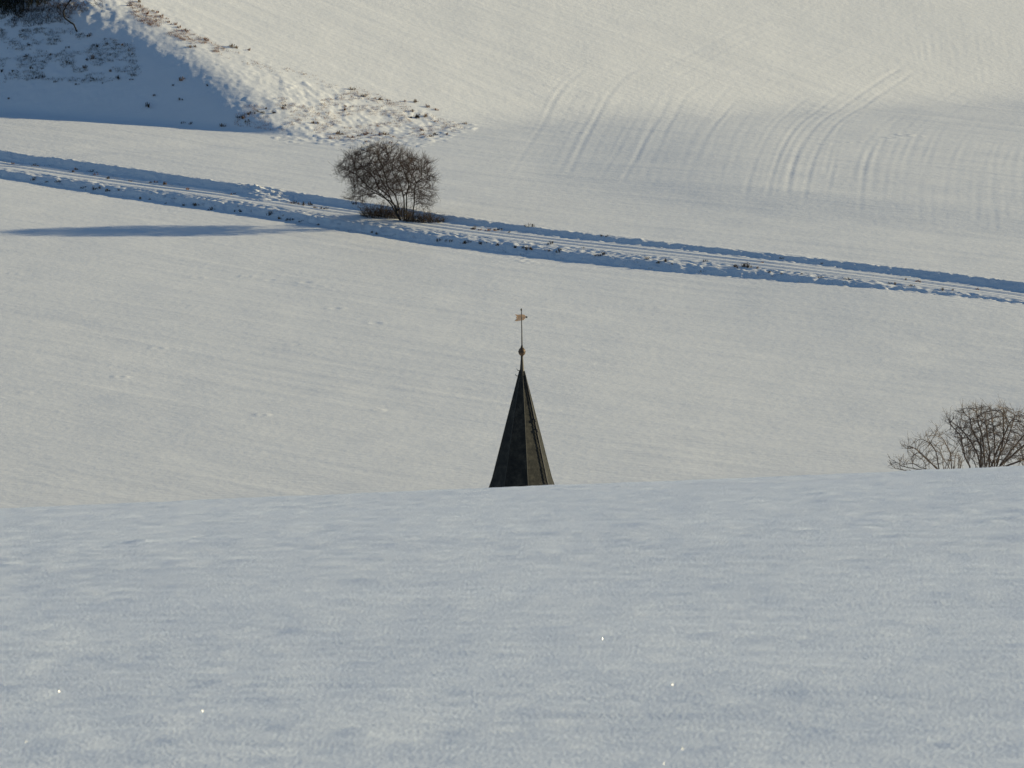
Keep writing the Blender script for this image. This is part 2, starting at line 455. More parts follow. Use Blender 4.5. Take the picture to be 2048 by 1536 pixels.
# ------------------------------------------------------------------ ground sheets
def sheet(name, X, Y, Z, mat):
    ny, nx = X.shape
    V = np.stack([X, Y, Z+CAMZ], -1).reshape(-1, 3).astype(np.float32)
    i = np.arange(ny-1)[:, None]*nx + np.arange(nx-1)[None, :]
    F = np.stack([i, i+1, i+nx+1, i+nx], -1).reshape(-1, 4).astype(np.int32)
    me = bpy.data.meshes.new(name)
    me.vertices.add(len(V)); me.vertices.foreach_set('co', V.ravel())
    me.loops.add(F.size); me.loops.foreach_set('vertex_index', F.ravel())
    me.polygons.add(len(F)); me.polygons.foreach_set('loop_start', np.arange(0, F.size, 4, dtype=np.int32))
    me.polygons.foreach_set('use_smooth', np.ones(len(F), dtype=bool))
    me.update(calc_edges=True)
    me.materials.append(mat)
    o = bpy.data.objects.new(name, me); COL.objects.link(o)
    return o

def grow(start, step, factor, end):
    out = [start]
    while abs(out[-1]) < abs(end):
        out.append(out[-1]+step); step *= factor
    return out

# far side of the valley: columns across, rows that follow the lane
xc = np.arange(-56, 56.01, 0.19)
left = grow(-56.6, -0.6, 1.25, -2500)[::-1]; right = grow(56.6, 0.6, 1.25, 2500)
xs = np.array(left + list(xc) + right)
v_near = np.arange(-190, -9.5, 0.45); v_lane = np.arange(-9.5, 2.0, 0.075); v_far = np.arange(2.0, 130, 0.30)
v_out = np.array(grow(130.5, 0.8, 1.2, 2600))
R0 = float(rim_y(np.array([0.0]))[0])
v_low = np.linspace(345-R0, -190, 60)[:-1]
vsr = np.concatenate([v_low, v_near, v_lane/ COSR*1.0, v_far, v_out])
vsr = np.unique(np.round(vsr, 4))
shear = sstep(345-R0, 345-R0+150, vsr)*sstep(1200, 200, vsr)
XX = np.repeat(xs[None, :], len(vsr), 0)
YY = R0 + vsr[:, None] + shear[:, None]*(rim_y(xs)-R0)[None, :]
ZZ = add_marks(XX, YY, land(XX, YY))
valley = tag(sheet('snow_covered_hillside', XX, YY, ZZ, M_far), kind='structure')

# near slope
xc = np.arange(-6.5, 6.51, 0.032)
xs = np.array(grow(-6.6, -0.1, 1.22, -2500)[::-1] + list(xc) + grow(6.6, 0.1, 1.22, 2500))
ys = [17.0]
while ys[-1] < 90: ys.append(ys[-1]+0.05*(ys[-1]/20)**1.0)
while ys[-1] < 346: ys.append(ys[-1]+2.0)
ys = np.array(list(np.arange(-300, 17, 6.0)) + ys)
XX, YY = np.meshgrid(xs, ys)
ZZ = land(XX, YY)
def near_relief(x, y):
    q = (0.010*vnoise(x/1.3, y/1.6, 90) + (0.0062*vnoise(x/0.45, y/0.5, 91) + 0.0050*vnoise(x/0.17, y/0.2, 92)
         + 0.0030*vnoise(x/0.075, y/0.10, 93))*(0.88+0.3*sstep(-0.25, 0.3, vnoise(x/1.7, y/4.0, 96))) + 0.020*vnoise(x/3.5, y/9.0, 94))
    return q*(1.0 + np.clip((y-22)/30, 0, 0.65))
ZZ = ZZ + near_relief(XX, YY)*(YY > 5)*(YY < 340)*sstep(340, 200, YY)
# a few footprints and wind-scour marks near the crest
def near_hit(px, py):
    X, Y, Z = pdir(px, py)
    yy = np.linspace(17, 90, 6000); t = yy/float(Y)
    d = float(Z)*t - (near_land(float(X)*t, yy) + near_relief(float(X)*t, yy))
    i = np.where(d < 0)[0]
    if not len(i): return None
    return float(X)*t[i[0]], yy[i[0]]
for (a, b, rx, ry, dp, rm) in [(285,1084,.08,.30,-.012,0),(345,1079,.10,.25,-.007,0),(400,1074,.035,.18,.016,.004),(560,1066,.07,.3,-.005,0),(630,1063,.05,.25,.008,0),
        (1310,990,.07,.4,-.006,0),(1650,988,.06,.4,-.006,0),(690,1014,.05,.3,-.006,0),(50,1125,.06,.25,.007,.003),(20,1132,.08,.25,-.005,0)]:
    p = near_hit(a, b)
    if p is None: continue
    d2 = ((XX-p[0])/rx)**2 + ((YY-p[1])/ry)**2
    mk = d2 < 9
    ZZ[mk] += -dp*np.exp(-d2[mk]) + rm*np.exp(-(np.sqrt(d2[mk])-1.6)**2*3)
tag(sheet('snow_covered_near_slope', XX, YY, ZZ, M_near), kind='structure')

# ------------------------------------------------------------------ church tower with its spire
D_CH = 400.0
SC = FPX/D_CH
def zpx(py, D): X, Y, Z = pdir(1024, py); return float(Z/Y)*D
cx = (1044-1024)/FPX*D_CH*math.cos(0)  # about half a metre right of the view axis
cz0 = float(land(np.array([cx]), np.array([D_CH]))[0]) + CAMZ
church = tag(empty('church_tower', (cx, D_CH, cz0)), 'dark slate octagonal church spire with ball and gilt weathervane above the snow crest', 'church tower')
def zl(py): return zpx(py, D_CH) + CAMZ - cz0
Rb = 66.0/SC
z_b = zl(977); z_a = zl(742)
TH0 = R(11.0)      # hip that separates the dark from the lit side
def ring(r, z, th_off=0.0, n=8):
    out = []
    for k in range(n):
        th = TH0 + th_off + k*2*math.pi/n
        out.append((r*math.sin(th), -r*math.cos(th), z))
    return out
# slate courses, each lapping over the one below
verts = []; faces = []
z_low = z_b - 0.22
n_c = 32
prof = []
def rad(z):
    t = (z-z_b)/(z_a-z_b)
    r = Rb*(1-t) + 0.115*t
    r += 0.07*max(0, 0.09-t)/0.09*max(0, 0.09-t)/0.09        # sprocketed foot
    return r
for k in range(n_c):
    za = z_low + (z_a-z_low)*k/n_c; zb = z_low + (z_a-z_low)*(k+1)/n_c
    lip = 0.016*(1-0.5*k/n_c)
    jit = [random.uniform(-0.005, 0.006) for _ in range(8)]
    a = len(verts)
    for (zz, ex) in ((za-0.012, lip), (zb, 0.0)):
        for q, v in enumerate(ring(rad(zz), zz)):
            s = (rad(zz)+ex+jit[q])/rad(zz)
            verts.append((v[0]*s, v[1]*s, v[2]))
    for q in range(8):
        faces.append((a+q, a+(q+1) % 8, a+8+(q+1) % 8, a+8+q))
    if k == 0: faces.append(tuple(a+q for q in range(7, -1, -1)))
spire = mesh_obj('spire_roof', verts, faces, M_slate, church, smooth=False)

def tube(path, radii, n=5, cap=True):
    """tapered tube along a path -> verts, faces"""
    V = []; F = []
    P = [Vector(p) for p in path]
    for i, p in enumerate(P):
        t = (P[min(i+1, len(P)-1)] - P[max(i-1, 0)]).normalized()
        ref = Vector((0, 0, 1)) if abs(t.z) < 0.9 else Vector((1, 0, 0))
        a = t.cross(ref).normalized(); b = t.cross(a)
        for k in range(n):
            an = 2*math.pi*k/n
            V.append(p + (a*math.cos(an)+b*math.sin(an))*radii[i])
    for i in range(len(P)-1):
        for k in range(n):
            F.append((i*n+k, i*n+(k+1) % n, (i+1)*n+(k+1) % n, (i+1)*n+k))
    if cap:
        F.append(tuple(range(n-1, -1, -1))); F.append(tuple((len(P)-1)*n+k for k in range(n)))
    return V, F
# hip flashings: a strip of lead along each arris
for k in range(8):
    th = TH0 + k*math.pi/4
    path = []; rr = []
    for i in range(17):
        z = z_low + (z_a-z_low)*i/16
        r = rad(z) + 0.004
        path.append((r*math.sin(th), -r*math.cos(th), z)); rr.append(0.026)
    V, F = tube(path, rr, 5)
    mesh_obj('hip_flashing', V, F, M_hip, church)
# lightning conductor beside the lit hip, held off by brackets
th = TH0 + math.pi/4 - 0.05
path = []; rr = []
for i in range(25):
    z = z_low + (z_a-z_low)*(0.02+0.95*i/24)
    r = rad(z) + 0.055
    path.append((r*math.sin(th)*1.0, -r*math.cos(th), z)); rr.append(0.022)
V, F = tube(path, rr, 5); mesh_obj('lightning_conductor', V, F, M_iron, church)
for py in (836, 856):
    z = zl(py); r = rad(z)
    V, F = tube([(r*math.sin(th)*0.97, -r*math.cos(th)*0.97, z), ((r+0.12)*math.sin(th), -(r+0.12)*math.cos(th), z-0.03), ((r+0.13)*math.sin(th), -(r+0.13)*math.cos(th), z-0.14)], [0.035, 0.03, 0.022], 5)
    mesh_obj('roof_hook', V, F, M_iron, church)
for py, ang in ((741, -1.25), (752, -1.35)):
    z = zl(py); r = rad(min(z, z_a))*0.92
    sx_, sy_ = math.sin(TH0+ang), -math.cos(TH0+ang)
    V, F = tube([(r*sx_, r*sy_, z), ((r+0.13)*sx_, (r+0.13)*sy_, z+0.02), ((r+0.19)*sx_, (r+0.19)*sy_, z+0.11)], [0.02, 0.017, 0.012], 5)
    mesh_obj('roof_hook', V, F, M_iron, church)
# lead-clad neck, ball, rod and vane
def lathe(prof, n=16):
    V = []; F = []
    for r, z in prof:
        for k in range(n):
            a = 2*math.pi*k/n; V.append((r*math.cos(a), r*math.sin(a), z))
    for i in range(len(prof)-1):
        for k in range(n): F.append((i*n+k, i*n+(k+1) % n, (i+1)*n+(k+1) % n, (i+1)*n+k))
    F.append(tuple(range(n-1, -1, -1))); F.append(tuple((len(prof)-1)*n+k for k in range(n)))
    return V, F
V, F = lathe([(0.175, zl(752)), (0.125, zl(744)), (0.10, zl(738)), (0.078, zl(727)), (0.062, zl(718)), (0.055, zl(711))], 12)
mesh_obj('finial_neck', V, F, M_lead, church)
zc = zl(703.5); rb = 0.172
pr = []
for i in range(13):
    a = -math.pi/2 + math.pi*i/12
    pr.append((max(0.02, rb*math.cos(a)), zc + 0.205*math.sin(a)))
V, F = lathe(pr, 20); ball = mesh_obj('finial_ball', V, F, M_copper, church)
V, F = lathe([(rb+0.004, zc-0.02), (rb+0.016, zc-0.012), (rb+0.016, zc+0.012), (rb+0.004, zc+0.02)], 20)
mesh_obj('ball_seam', V, F, M_lead, ball)
V, F = lathe([(0.085, zl(696.5)), (0.06, zl(694)), (0.035, zl(690))], 12); mesh_obj('ball_collar', V, F, M_lead, church)
V, F = tube([(0, 0, zl(696)), (-0.006, 0, zl(660)), (-0.03, 0, zl(617))], [0.032, 0.027, 0.02], 8)
mesh_obj('vane_rod', V, F, M_iron, church)
V, F = lathe([(0.012, -0.07), (0.045, -0.02), (0.045, 0.02), (0.012, 0.07)], 10)
V = [(v[0]-0.03, v[1], v[2]+zl(619.5)) for v in V]
mesh_obj('rod_knob', V, F, M_iron, church)
# swallow-tailed banner vane with a pointer
def vane():
    out = [(-0.34,0.17),(-0.20,0.14),(0.02,0.155),(0.14,0.13),(0.22,0.05),(0.20,-0.03),(0.10,-0.13),(-0.06,-0.15),(-0.26,-0.17),(-0.35,-0.155),(-0.24,-0.05),(-0.28,-0.0),(-0.23,0.06),(-0.31,0.13)]
    n = len(out); V = [(x, -0.012, z) for x, z in out] + [(x, 0.012, z) for x, z in out]
    F = [tuple(range(n)), tuple(range(2*n-1, n-1, -1))]
    for i in range(n): F.append((i, i+n, (i+1) % n+n, (i+1) % n))
    return V, F
V, F = vane()
vo = mesh_obj('weathervane', V, F, M_gold, church, smooth=False)
vo.location = (-0.02, 0, zl(635.0)); vo.rotation_euler = (0, 0, R(18))
V, F = lathe([(0.012, -0.05), (0.055, 0.0), (0.03, 0.045)], 10)
V = [(v[2]+0.255, v[1], v[0]+0.01) for v in V]
mesh_obj('vane_pointer', V, F, M_iron, vo)
# eaves ring and the tower under it (below the crest)
V = ring(Rb+0.10, z_low-0.02) + ring(Rb+0.12, z_low-0.10) + ring(Rb-0.15, z_low-0.16)
F = [(a*8+q, a*8+(q+1) % 8, (a+1)*8+(q+1) % 8, (a+1)*8+q)[::-1] for a in range(2) for q in range(8)]
F.append(tuple(range(8))); F.append(tuple(range(23, 15, -1)))
mesh_obj('eaves', V, F, M_eave, church, smooth=False)
def wall_ring(r0, z0, z1):
    V = ring(r0, z0) + ring(r0, z1)
    F = [(q, (q+1) % 8, 8+(q+1) % 8, 8+q) for q in range(8)] + [tuple(range(7, -1, -1)), tuple(range(8, 16))]
    return V, F
V, F = wall_ring(Rb-0.18, z_low-3.0, z_low-0.15); drum = mesh_obj('belfry_wall', V, F, M_render, church, smooth=False)
for k in range(8):
    th = TH0 + math.pi/8 + k*math.pi/4; ap = (Rb-0.18)*math.cos(math.pi/8)
    for s in range(6):
        z = z_low-2.3+0.25*s
        V = []
        for du in (-0.28, 0.28):
            for dn, dz_ in ((0.01, 0.10), (0.07, 0.0), (0.055, -0.03), (0.003, 0.07)):
                V.append(((ap+dn)*math.sin(th)+du*math.cos(th), -(ap+dn)*math.cos(th)+du*math.sin(th), z+dz_))
        F = [(0,1,5,4),(1,2,6,5),(2,3,7,6),(3,0,4,7),(0,3,2,1),(4,5,6,7)]
        mesh_obj('louvre', V, F, M_wood, drum, smooth=False)
def boxv(x0, x1, y0, y1, z0, z1):
    V = [(x0,y0,z0),(x1,y0,z0),(x1,y1,z0),(x0,y1,z0),(x0,y0,z1),(x1,y0,z1),(x1,y1,z1),(x0,y1,z1)]
    F = [(3,2,1,0),(4,5,6,7),(0,1,5,4),(1,2,6,5),(2,3,7,6),(3,0,4,7)]
    return V, F
hw = 1.95
V, F = boxv(-hw, hw, -hw, hw, -1.0, z_low-3.3); mesh_obj('tower_wall', V, F, M_render, church, smooth=False)
V = [(-hw-0.25,-hw-0.25,z_low-3.296),(hw+0.25,-hw-0.25,z_low-3.296),(hw+0.25,hw+0.25,z_low-3.296),(-hw-0.25,hw+0.25,z_low-3.296)] + ring(Rb-0.12, z_low-2.75)
F = [(3,2,1,0)]
V2 = V[:4]; top = V[4:]
def nearest(v): return min(range(4), key=lambda i: (V[i][0]*5-v[0])**2+(V[i][1]*5-v[1])**2)
for q in range(8):
    a, b = 4+q, 4+(q+1) % 8
    ia, ib = nearest(V[a]), nearest(V[b])
    if ia == ib: F.append((ia, b, a)[::-1])
    else: F.append((ia, ib, b, a))
mesh_obj('tower_skirt_roof', V, F, M_slate, church, smooth=False)
# church nave down in the valley
nave = tag(empty('church_nave', (cx+8.1, D_CH, cz0)), 'rendered church nave with snowy slate roof standing in the hidden valley', 'church')
V, F = boxv(-6, 6, -3.6, 3.6, -1.0, 5.0); mesh_obj('nave_wall', V, F, M_render, nave, smooth=False)
V = [(-6.3,-4,4.9),(6.3,-4,4.9),(6.3,4,4.9),(-6.3,4,4.9),(-6.3,0,8.6),(6.3,0,8.6)]
mesh_obj('nave_roof', V, [(0,1,5,4),(2,3,4,5),(0,4,3),(1,2,5),(3,2,1,0)], M_slate, nave, smooth=False)

# ------------------------------------------------------------------ bare trees
class Acc:
    def __init__(s): s.V = []; s.F = []
    def add(s, V, F):
        o = len(s.V); s.V.extend(V); s.F.extend([tuple(i+o for i in f) for f in F])

def in_poly(x, y, poly):
    c = False; n = len(poly); j = n-1
    for i in range(n):
        xi, yi = poly[i]; xj, yj = poly[j]
        if (yi > y) != (yj > y) and x < (xj-xi)*(y-yi)/(yj-yi)+xi: c = not c
        j = i
    return c

def grow_tree(stems, attr, step, r_tip, infl, kill, iters, rs, expo=2.35, inert=0.7):
    """stems: polylines in local metres; attr: points to grow into (space colonisation)"""
    pos = []; par = []
    for pl, pa in stems:
        prev = pa
        P = [Vector(p) for p in pl]
        if pa is None:
            pos.append(P[0]); par.append(-1); prev = len(pos)-1
        else:
            prev = min(range(len(pos)), key=lambda i: (pos[i]-P[0]).length)
        for a, b in zip(P[:-1], P[1:]):
            n = max(1, int((b-a).length/step))
            for k in range(1, n+1):
                q = a.lerp(b, k/n) + Vector((rs.uniform(-1,1), rs.uniform(-1,1), rs.uniform(-1,1)))*step*0.12
                pos.append(q); par.append(prev); prev = len(pos)-1
    A = [Vector(a) for a in attr]
    n0 = len(pos)
    for it in range(iters):
        kd = kdtree.KDTree(len(pos))
        for i, p in enumerate(pos): kd.insert(p, i)
        kd.balance()
        acc = {}; keep = []
        for a in A:
            co, i, d = kd.find(a)
            if d < kill: continue
            keep.append(a)
            if d < infl:
                acc.setdefault(i, Vector((0,0,0))); acc[i] += (a-co).normalized()
        A = keep
        if not acc: break
        for i, d in acc.items():
            if d.length < 1e-6: continue
            dd = d.normalized()
            if par[i] >= 0:
                pd = (pos[i]-pos[par[i]])
                if pd.length > 0: dd = (dd + inert*pd.normalized()).normalized()
            dd = (dd + Vector((rs.uniform(-1,1), rs.uniform(-1,1), rs.uniform(-1,1)))*0.14 + Vector((0,0,0.08))).normalized()
            q = pos[i]+dd*step
            if kd.find(q)[2] < 0.55*step: continue
            pos.append(q); par.append(i)
    ch = [[] for _ in pos]
    for i, p in enumerate(par):
        if p >= 0: ch[p].append(i)
    rad_ = [0.0]*len(pos)
    order = []; st = [i for i, p in enumerate(par) if p < 0]
    while st:
        i = st.pop(); order.append(i); st.extend(ch[i])
    for i in reversed(order):
        rad_[i] = r_tip if not ch[i] else sum(rad_[c]**expo for c in ch[i])**(1/expo)
    return pos, par, ch, rad_

def tree_meshes(name, loc, tree, thick, mat_b, mat_t, twig_len, twig_n, twig_r, rs, label, cat, group=None, rmax=1e9, sub=2):
    pos, par, ch, rd = tree
    root = tag(empty(name, loc), label, cat, group)
    trunk = Acc(); crown = Acc()
    done = set()
    for i in range(len(pos)):
        heads = [i] if par[i] < 0 else []
        starts = []
        if par[i] < 0: starts = [(i, c) for c in ch[i]]
        elif len(ch[i]) > 1:
            m = max(ch[i], key=lambda c: rd[c]); starts = [(i, c) for c in ch[i] if c != m]
        for s, c in starts:
            path = [pos[s]]; rr = [min(rd[c], rd[s])]
            k = c
            while True:
                path.append(pos[k]); rr.append(rd[k])
                if not ch[k]: break
                k = max(ch[k], key=lambda q: rd[q])
            # split at the thickness that separates limbs from crown
            j = 0
            while j < len(rr) and rr[j] > thick: j += 1
            rr = [min(r, rmax) for r in rr]
            if j >= 2:
                V, F = tube(path[:j], rr[:j], 6); trunk.add(V, F)
                if j < len(path):
                    V, F = tube(path[j-1:], rr[j-1:], 4, False); crown.add(V, F)
            else:
                V, F = tube(path, rr, 3 if rr[0] < thick*0.5 else 4, False); crown.add(V, F)
    for i in range(len(pos)):
        if rd[i] > twig_r*2.6 or par[i] < 0: continue
        d0 = (pos[i]-pos[par[i]]).normalized()
        for k in range(twig_n if not ch[i] else max(1, twig_n-2)):
            d = (d0*1.1 + Vector((rs.gauss(0,1), rs.gauss(0,1), rs.gauss(0,0.8)))*0.32 + Vector((0,0,0.24))).normalized()
            l = twig_len*rs.uniform(0.45, 1.2)
            m = pos[i]+d*l*0.5 + Vector((rs.gauss(0,1), rs.gauss(0,1), rs.gauss(0,1)))*l*0.06
            e = pos[i]+d*l + Vector((0,0,l*0.08))
            V, F = tube([pos[i], m, e], [twig_r, twig_r*0.75, twig_r*0.35], 3, False); crown.add(V, F)
            for _ in range(sub):
                q = pos[i].lerp(m, rs.random()) if rs.random() < 0.4 else m.lerp(e, rs.random())
                g = q + (d*0.8 + Vector((rs.gauss(0,1), rs.gauss(0,1), rs.gauss(0,0.9)))*0.5 + Vector((0,0,0.2))).normalized()*l*rs.uniform(0.25, 0.55)
                V, F = tube([q, g], [twig_r*0.65, twig_r*0.3], 3, False); crown.add(V, F)
    mesh_obj('trunk', trunk.V, trunk.F, mat_b, root)
    mesh_obj('crown', crown.V, crown.F, mat_t, root)
    return root

# the hawthorn beside the lane
rs = random.Random(3)
base = hit(806, 441, 600)
if base is None: base = np.array([-9.5, 705, -60])
sc = FPX/base[1]
def zz3(zx, zy): return 640+zx/7.68, 270+zy/7.68
def loc3(px, py, dep=0.0): return ((px-806)/sc, dep, (441-py)/sc)
def stem(pts, conv, d0=0.0, d1=0.0, pa=0, loc=loc3):
    n = len(pts)-1
    return ([loc(*conv(*p), dep=d0+(d1-d0)*i/n) for i, p in enumerate(pts)], pa)
stems = [
 stem([(1260,1345),(1190,1200),(1100,1050),(960,890),(740,760),(560,560),(400,480)], zz3, 0, -0.9, None),
 stem([(960,890),(850,865),(700,900),(500,950)], zz3, -0.4, 0.6),
 stem([(1200,1180),(1070,930),(900,800),(830,640),(640,460),(540,370)], zz3, 0.1, 1.2),
 stem([(1230,1150),(1150,880),(1040,760),(1010,600),(960,430),(850,220)], zz3, 0, -1.3),
 stem([(1300,1340),(1290,950),(1230,750),(1120,580),(1100,380)], zz3, 0.15, 1.0, None),
 stem([(1330,1340),(1330,900),(1370,700),(1250,400)], zz3, 0.0, -1.4, None),
 stem([(1420,1330),(1450,950),(1450,830),(1480,700),(1560,640),(1560,400)], zz3, 0.2, -0.5, None),
 stem([(1450,830),(1600,780),(1740,830)], zz3, 0.0, 0.9),
 stem([(1300,900),(1370,800),(1420,600)], zz3, 0.1, 1.8),
 stem([(1080,940),(1010,800),(900,600),(760,380)], zz3, 0.2, 2.0),
 stem([(1160,1080),(1080,980),(880,860),(620,720)], zz3, -0.1, -2.0),
]
hull = [(674,334),(684,318),(700,306),(722,300),(738,292),(752,289),(775,291),(796,293),(808,302),(822,310),(834,318),(842,322),(848,310),(856,322),(862,318),(858,336),(866,350),(868,372),(862,392),(866,402),(850,418),(838,414),(828,400),(800,392),(770,384),(758,392),(735,396),(712,400),(694,394),(712,380),(696,366),(684,350)]
attr = []
while len(attr) < 2300:
    px, py = rs.uniform(670, 872), rs.uniform(286, 420)
    if not in_poly(px, py, hull): continue
    if rs.random() > 0.6+1.0*vnoise(np.array([px/17.0]), np.array([py/15.0]), 44)[0]: continue
    rx = (px-772)/100; ry = (py-352)/68
    hd = 3.2*math.sqrt(max(0.05, 1-min(1, rx*rx+ry*ry)))
    dep = rs.uniform(-1, 1)*hd
    p = loc3(px, py, dep)
    if p[2] < 0.8: continue
    attr.append(p)
tr = grow_tree(stems, attr, 0.20, 0.0095, 1.7, 0.30, 90, rs)
tree1 = tree_meshes('hawthorn_tree', (base[0], base[1], base[2]+CAMZ-0.12), tr, 0.035, M_bark, M_twig, 0.85, 5, 0.0078, rs,
    'bare spreading multi-stemmed tree beside the snowy lane', 'tree', rmax=0.15, sub=2)

# shrub tops rising over the near crest
def zz6(zx, zy): return 1760+zx/6.983, 780+zy/6.983
D_B = 150.0
scb = FPX/D_B
bx, by = (1975-1024)/FPX*D_B, D_B
bz = float(land(np.array([bx]), np.array([by]))[0])
def crest_loc(ref_px, D):
    def f(px, py, dep=0.0):
        z = zpx(py, D) - zb_
        return ((px-ref_px)/FPX*D, dep, z)
    return f
zb_ = bz
locb = crest_loc(1975, D_B)
def under(zx, f=0.45):         # root of a stem that disappears behind the crest
    return (1560+(zx-1560)*f, 1035+1.55*scb*6.983)
st = []
for pts, d0, d1 in [
  ([(1450,1060),(1400,880),(1330,740),(1220,580),(1130,480),(1010,400)], 0, -0.3),
  ([(1460,1040),(1460,800),(1330,550),(1290,330)], 0, 0.35),
  ([(1510,1060),(1470,650),(1400,400),(1370,260)], 0, -0.2),
  ([(1640,1060),(1640,650),(1610,400),(1600,250)], 0.1, 0.1),
  ([(1580,1060),(1640,900),(1720,680),(1850,380)], 0, -0.4),
  ([(1650,1040),(1800,760),(1900,500),(1940,330)], 0, 0.3),
  ([(1300,1060),(1230,930),(1180,650),(1050,510),(980,380)], 0.1, 0.4),
  ([(1700,1060),(1850,850),(2050,600),(2150,380)], 0, -0.2),
  ([(1720,1060),(1950,880),(2150,700),(2350,560)], 0.1, 0.4),
  ([(1680,1060),(1780,700),(1780,450),(1790,280)], 0, 0.5),
  ([(1740,1060),(2000,960),(2250,860),(2480,720)], 0, -0.3),
  ([(1560,1060),(1560,800),(1520,600),(1480,330)], 0, -0.6)]:
    st.append(stem([under(pts[0][0])] + pts, zz6, 0, d1, None, locb))
for k in range(16):
    a = random.uniform(1240, 2300); l = random.uniform(90, 330); dr = (a-1620)/900 + random.uniform(-0.5, 0.5)
    pts = [(a, 1060), (a+dr*l*0.5, 1040-l*0.5), (a+dr*l*1.1, 1030-l*random.uniform(0.7, 1.0))]
    st.append(stem([under(a, 0.8)] + pts, zz6, 0, random.uniform(-0.5, 0.5), None, locb))
hullb = [zz6(*p) for p in [(960,390),(1100,380),(1130,270),(1250,220),(1420,215),(1600,225),(1800,270),(1950,290),(2150,300),(2350,420),(2500,600),(2560,800),(2400,1000),(2000,1020),(1700,1000),(1450,1000),(1250,960),(1120,760),(1030,560)]]
at = []
rs = random.Random(5)
while len(at) < 1150:
    px, py = rs.uniform(1890, 2140), rs.uniform(805, 932)
    if not in_poly(px, py, hullb): continue
    rx = (px-2010)/120; ry = (py-880)/75
    at.append(locb(px, py, rs.uniform(-1, 1)*0.95*math.sqrt(max(0.05, 1-min(1, rx*rx+ry*ry)))))
tr = grow_tree(st, at, 0.05, 0.0048, 0.5, 0.07, 60, rs, expo=2.7)
tree_meshes('bare_shrub', (bx, by, bz+CAMZ-0.02), tr, 0.010, M_bark2, M_twig2, 0.17, 3, 0.0032, rs,
    'large bare brown shrub rising behind the near snow crest', 'shrub', rmax=0.021)
# smaller shrub to its left
bx2 = (1893-1024)/FPX*D_B; by2 = D_B+1.2
zb_ = float(land(np.array([bx2]), np.array([by2]))[0])
locb2 = crest_loc(1893, by2)
def under2(zx): return (920+(zx-920)*0.45, 1060+1.6*scb*6.983)
st = []
for pts, d0, d1 in [
  ([(890,1090),(780,990),(640,850),(560,780),(440,755)], 0, -0.15),
  ([(915,1080),(870,850),(800,740),(680,690)], 0, 0.15),
  ([(895,1090),(720,930),(580,800),(460,810)], 0, 0.1),
  ([(1090,1080),(1080,940),(1060,850),(990,700),(940,640)], 0, -0.1),
  ([(1000,1080),(1090,880),(1180,780)], 0, 0.2),
  ([(860,1110),(650,1060),(540,1000),(420,1000)], 0.05, -0.2),
  ([(870,1120),(600,1095),(400,1060),(320,1010)], 0, 0.15),
  ([(880,1120),(480,1110),(300,1075),(220,1010)], 0, -0.1),
  ([(1060,1080),(960,930),(930,840)], 0, 0.2)]:
    st.append(stem([under2(pts[0][0])] + pts, zz6, 0, d1, None, locb2))
for k in range(9):
    a = random.uniform(700, 1240); l = random.uniform(70, 220); dr = (a-980)/500 + random.uniform(-0.5, 0.5)
    pts = [(a, 1085), (a+dr*l*0.5, 1060-l*0.5), (a+dr*l*1.1, 1050-l*random.uniform(0.7, 1.0))]
    st.append(stem([under2(a)] + pts, zz6, 0, random.uniform(-0.3, 0.3), None, locb2))
hull2 = [zz6(*p) for p in [(400,740),(500,680),(680,650),(800,560),(900,500),(1000,600),(1080,760),(1180,850),(1200,1020),(1000,1050),(800,1060),(500,1060),(220,1080),(210,980),(400,940),(560,960),(420,840)]]
at = []
while len(at) < 300:
    px, py = rs.uniform(1785, 1935), rs.uniform(850, 935)
    if in_poly(px, py, hull2): at.append(locb2(px, py, rs.uniform(-0.35, 0.35)))
tr = grow_tree(st, at, 0.05, 0.0042, 0.4, 0.075, 40, rs, expo=2.6)
tree_meshes('bare_shrub', (bx2, by2, zb_+CAMZ-0.02), tr, 0.009, M_bark2, M_twig2, 0.15, 2, 0.0028, rs,
    'small bare shrub with arching stems left of the large brown shrub', 'shrub', rmax=0.022)

# ------------------------------------------------------------------ undergrowth
def thicket(name, px_c, py_c, hw, hd, hgt, n, mat, label, cat, seed, r=0.012, lean=0.5):
    p = hit(px_c, py_c, 600)
    rs = random.Random(seed)
    root = tag(empty(name, (p[0], p[1], p[2]+CAMZ)), label, cat)
    A = Acc()
    for k in range(n):
        a = rs.uniform(0, 2*math.pi); q = math.sqrt(rs.random())
        ox, oy = hw*q*math.cos(a), hd*q*math.sin(a)
        oz = float(land(np.array([p[0]+ox]), np.array([p[1]+oy]))[0]) - p[2] - 0.05
        h = hgt*rs.uniform(0.2, 1.1)*(1-0.6*q*q)*(0.55+0.9*(0.5+float(vnoise(np.array([ox*0.9+seed*7]), np.array([oy*0.9]), 15)[0])))
        d = Vector((rs.gauss(0, lean), rs.gauss(0, lean), 1)).normalized()
        b = Vector((ox, oy, oz)); m = b + d*h*0.6; e = m + Vector((d.x*h*0.8+rs.gauss(0,.12), d.y*h*0.8+rs.gauss(0,.12), h*rs.uniform(-0.1, 0.4)))
        V, F = tube([b, b.lerp(m, 0.5)+Vector((rs.gauss(0,.03), rs.gauss(0,.03), 0.03)), m, e], [r, r*0.9, r*0.75, r*0.4], 3, False)
        A.add(V, F)
        for j in range(3):
            s = b.lerp(m, rs.uniform(0.4, 1)); t = s + Vector((rs.gauss(0,.25), rs.gauss(0,.25), abs(rs.gauss(0.12,.18))))
            V, F = tube([s, t], [r*0.6, r*0.3], 3, False); A.add(V, F)
    mesh_obj('stems', A.V, A.F, mat, root)
    return root
thicket('bramble_thicket', 772, 435, 2.3, 1.2, 2.6, 380, M_bramble, 'low dark bramble thicket on the lane side of the tree foot', 'bramble', 1)
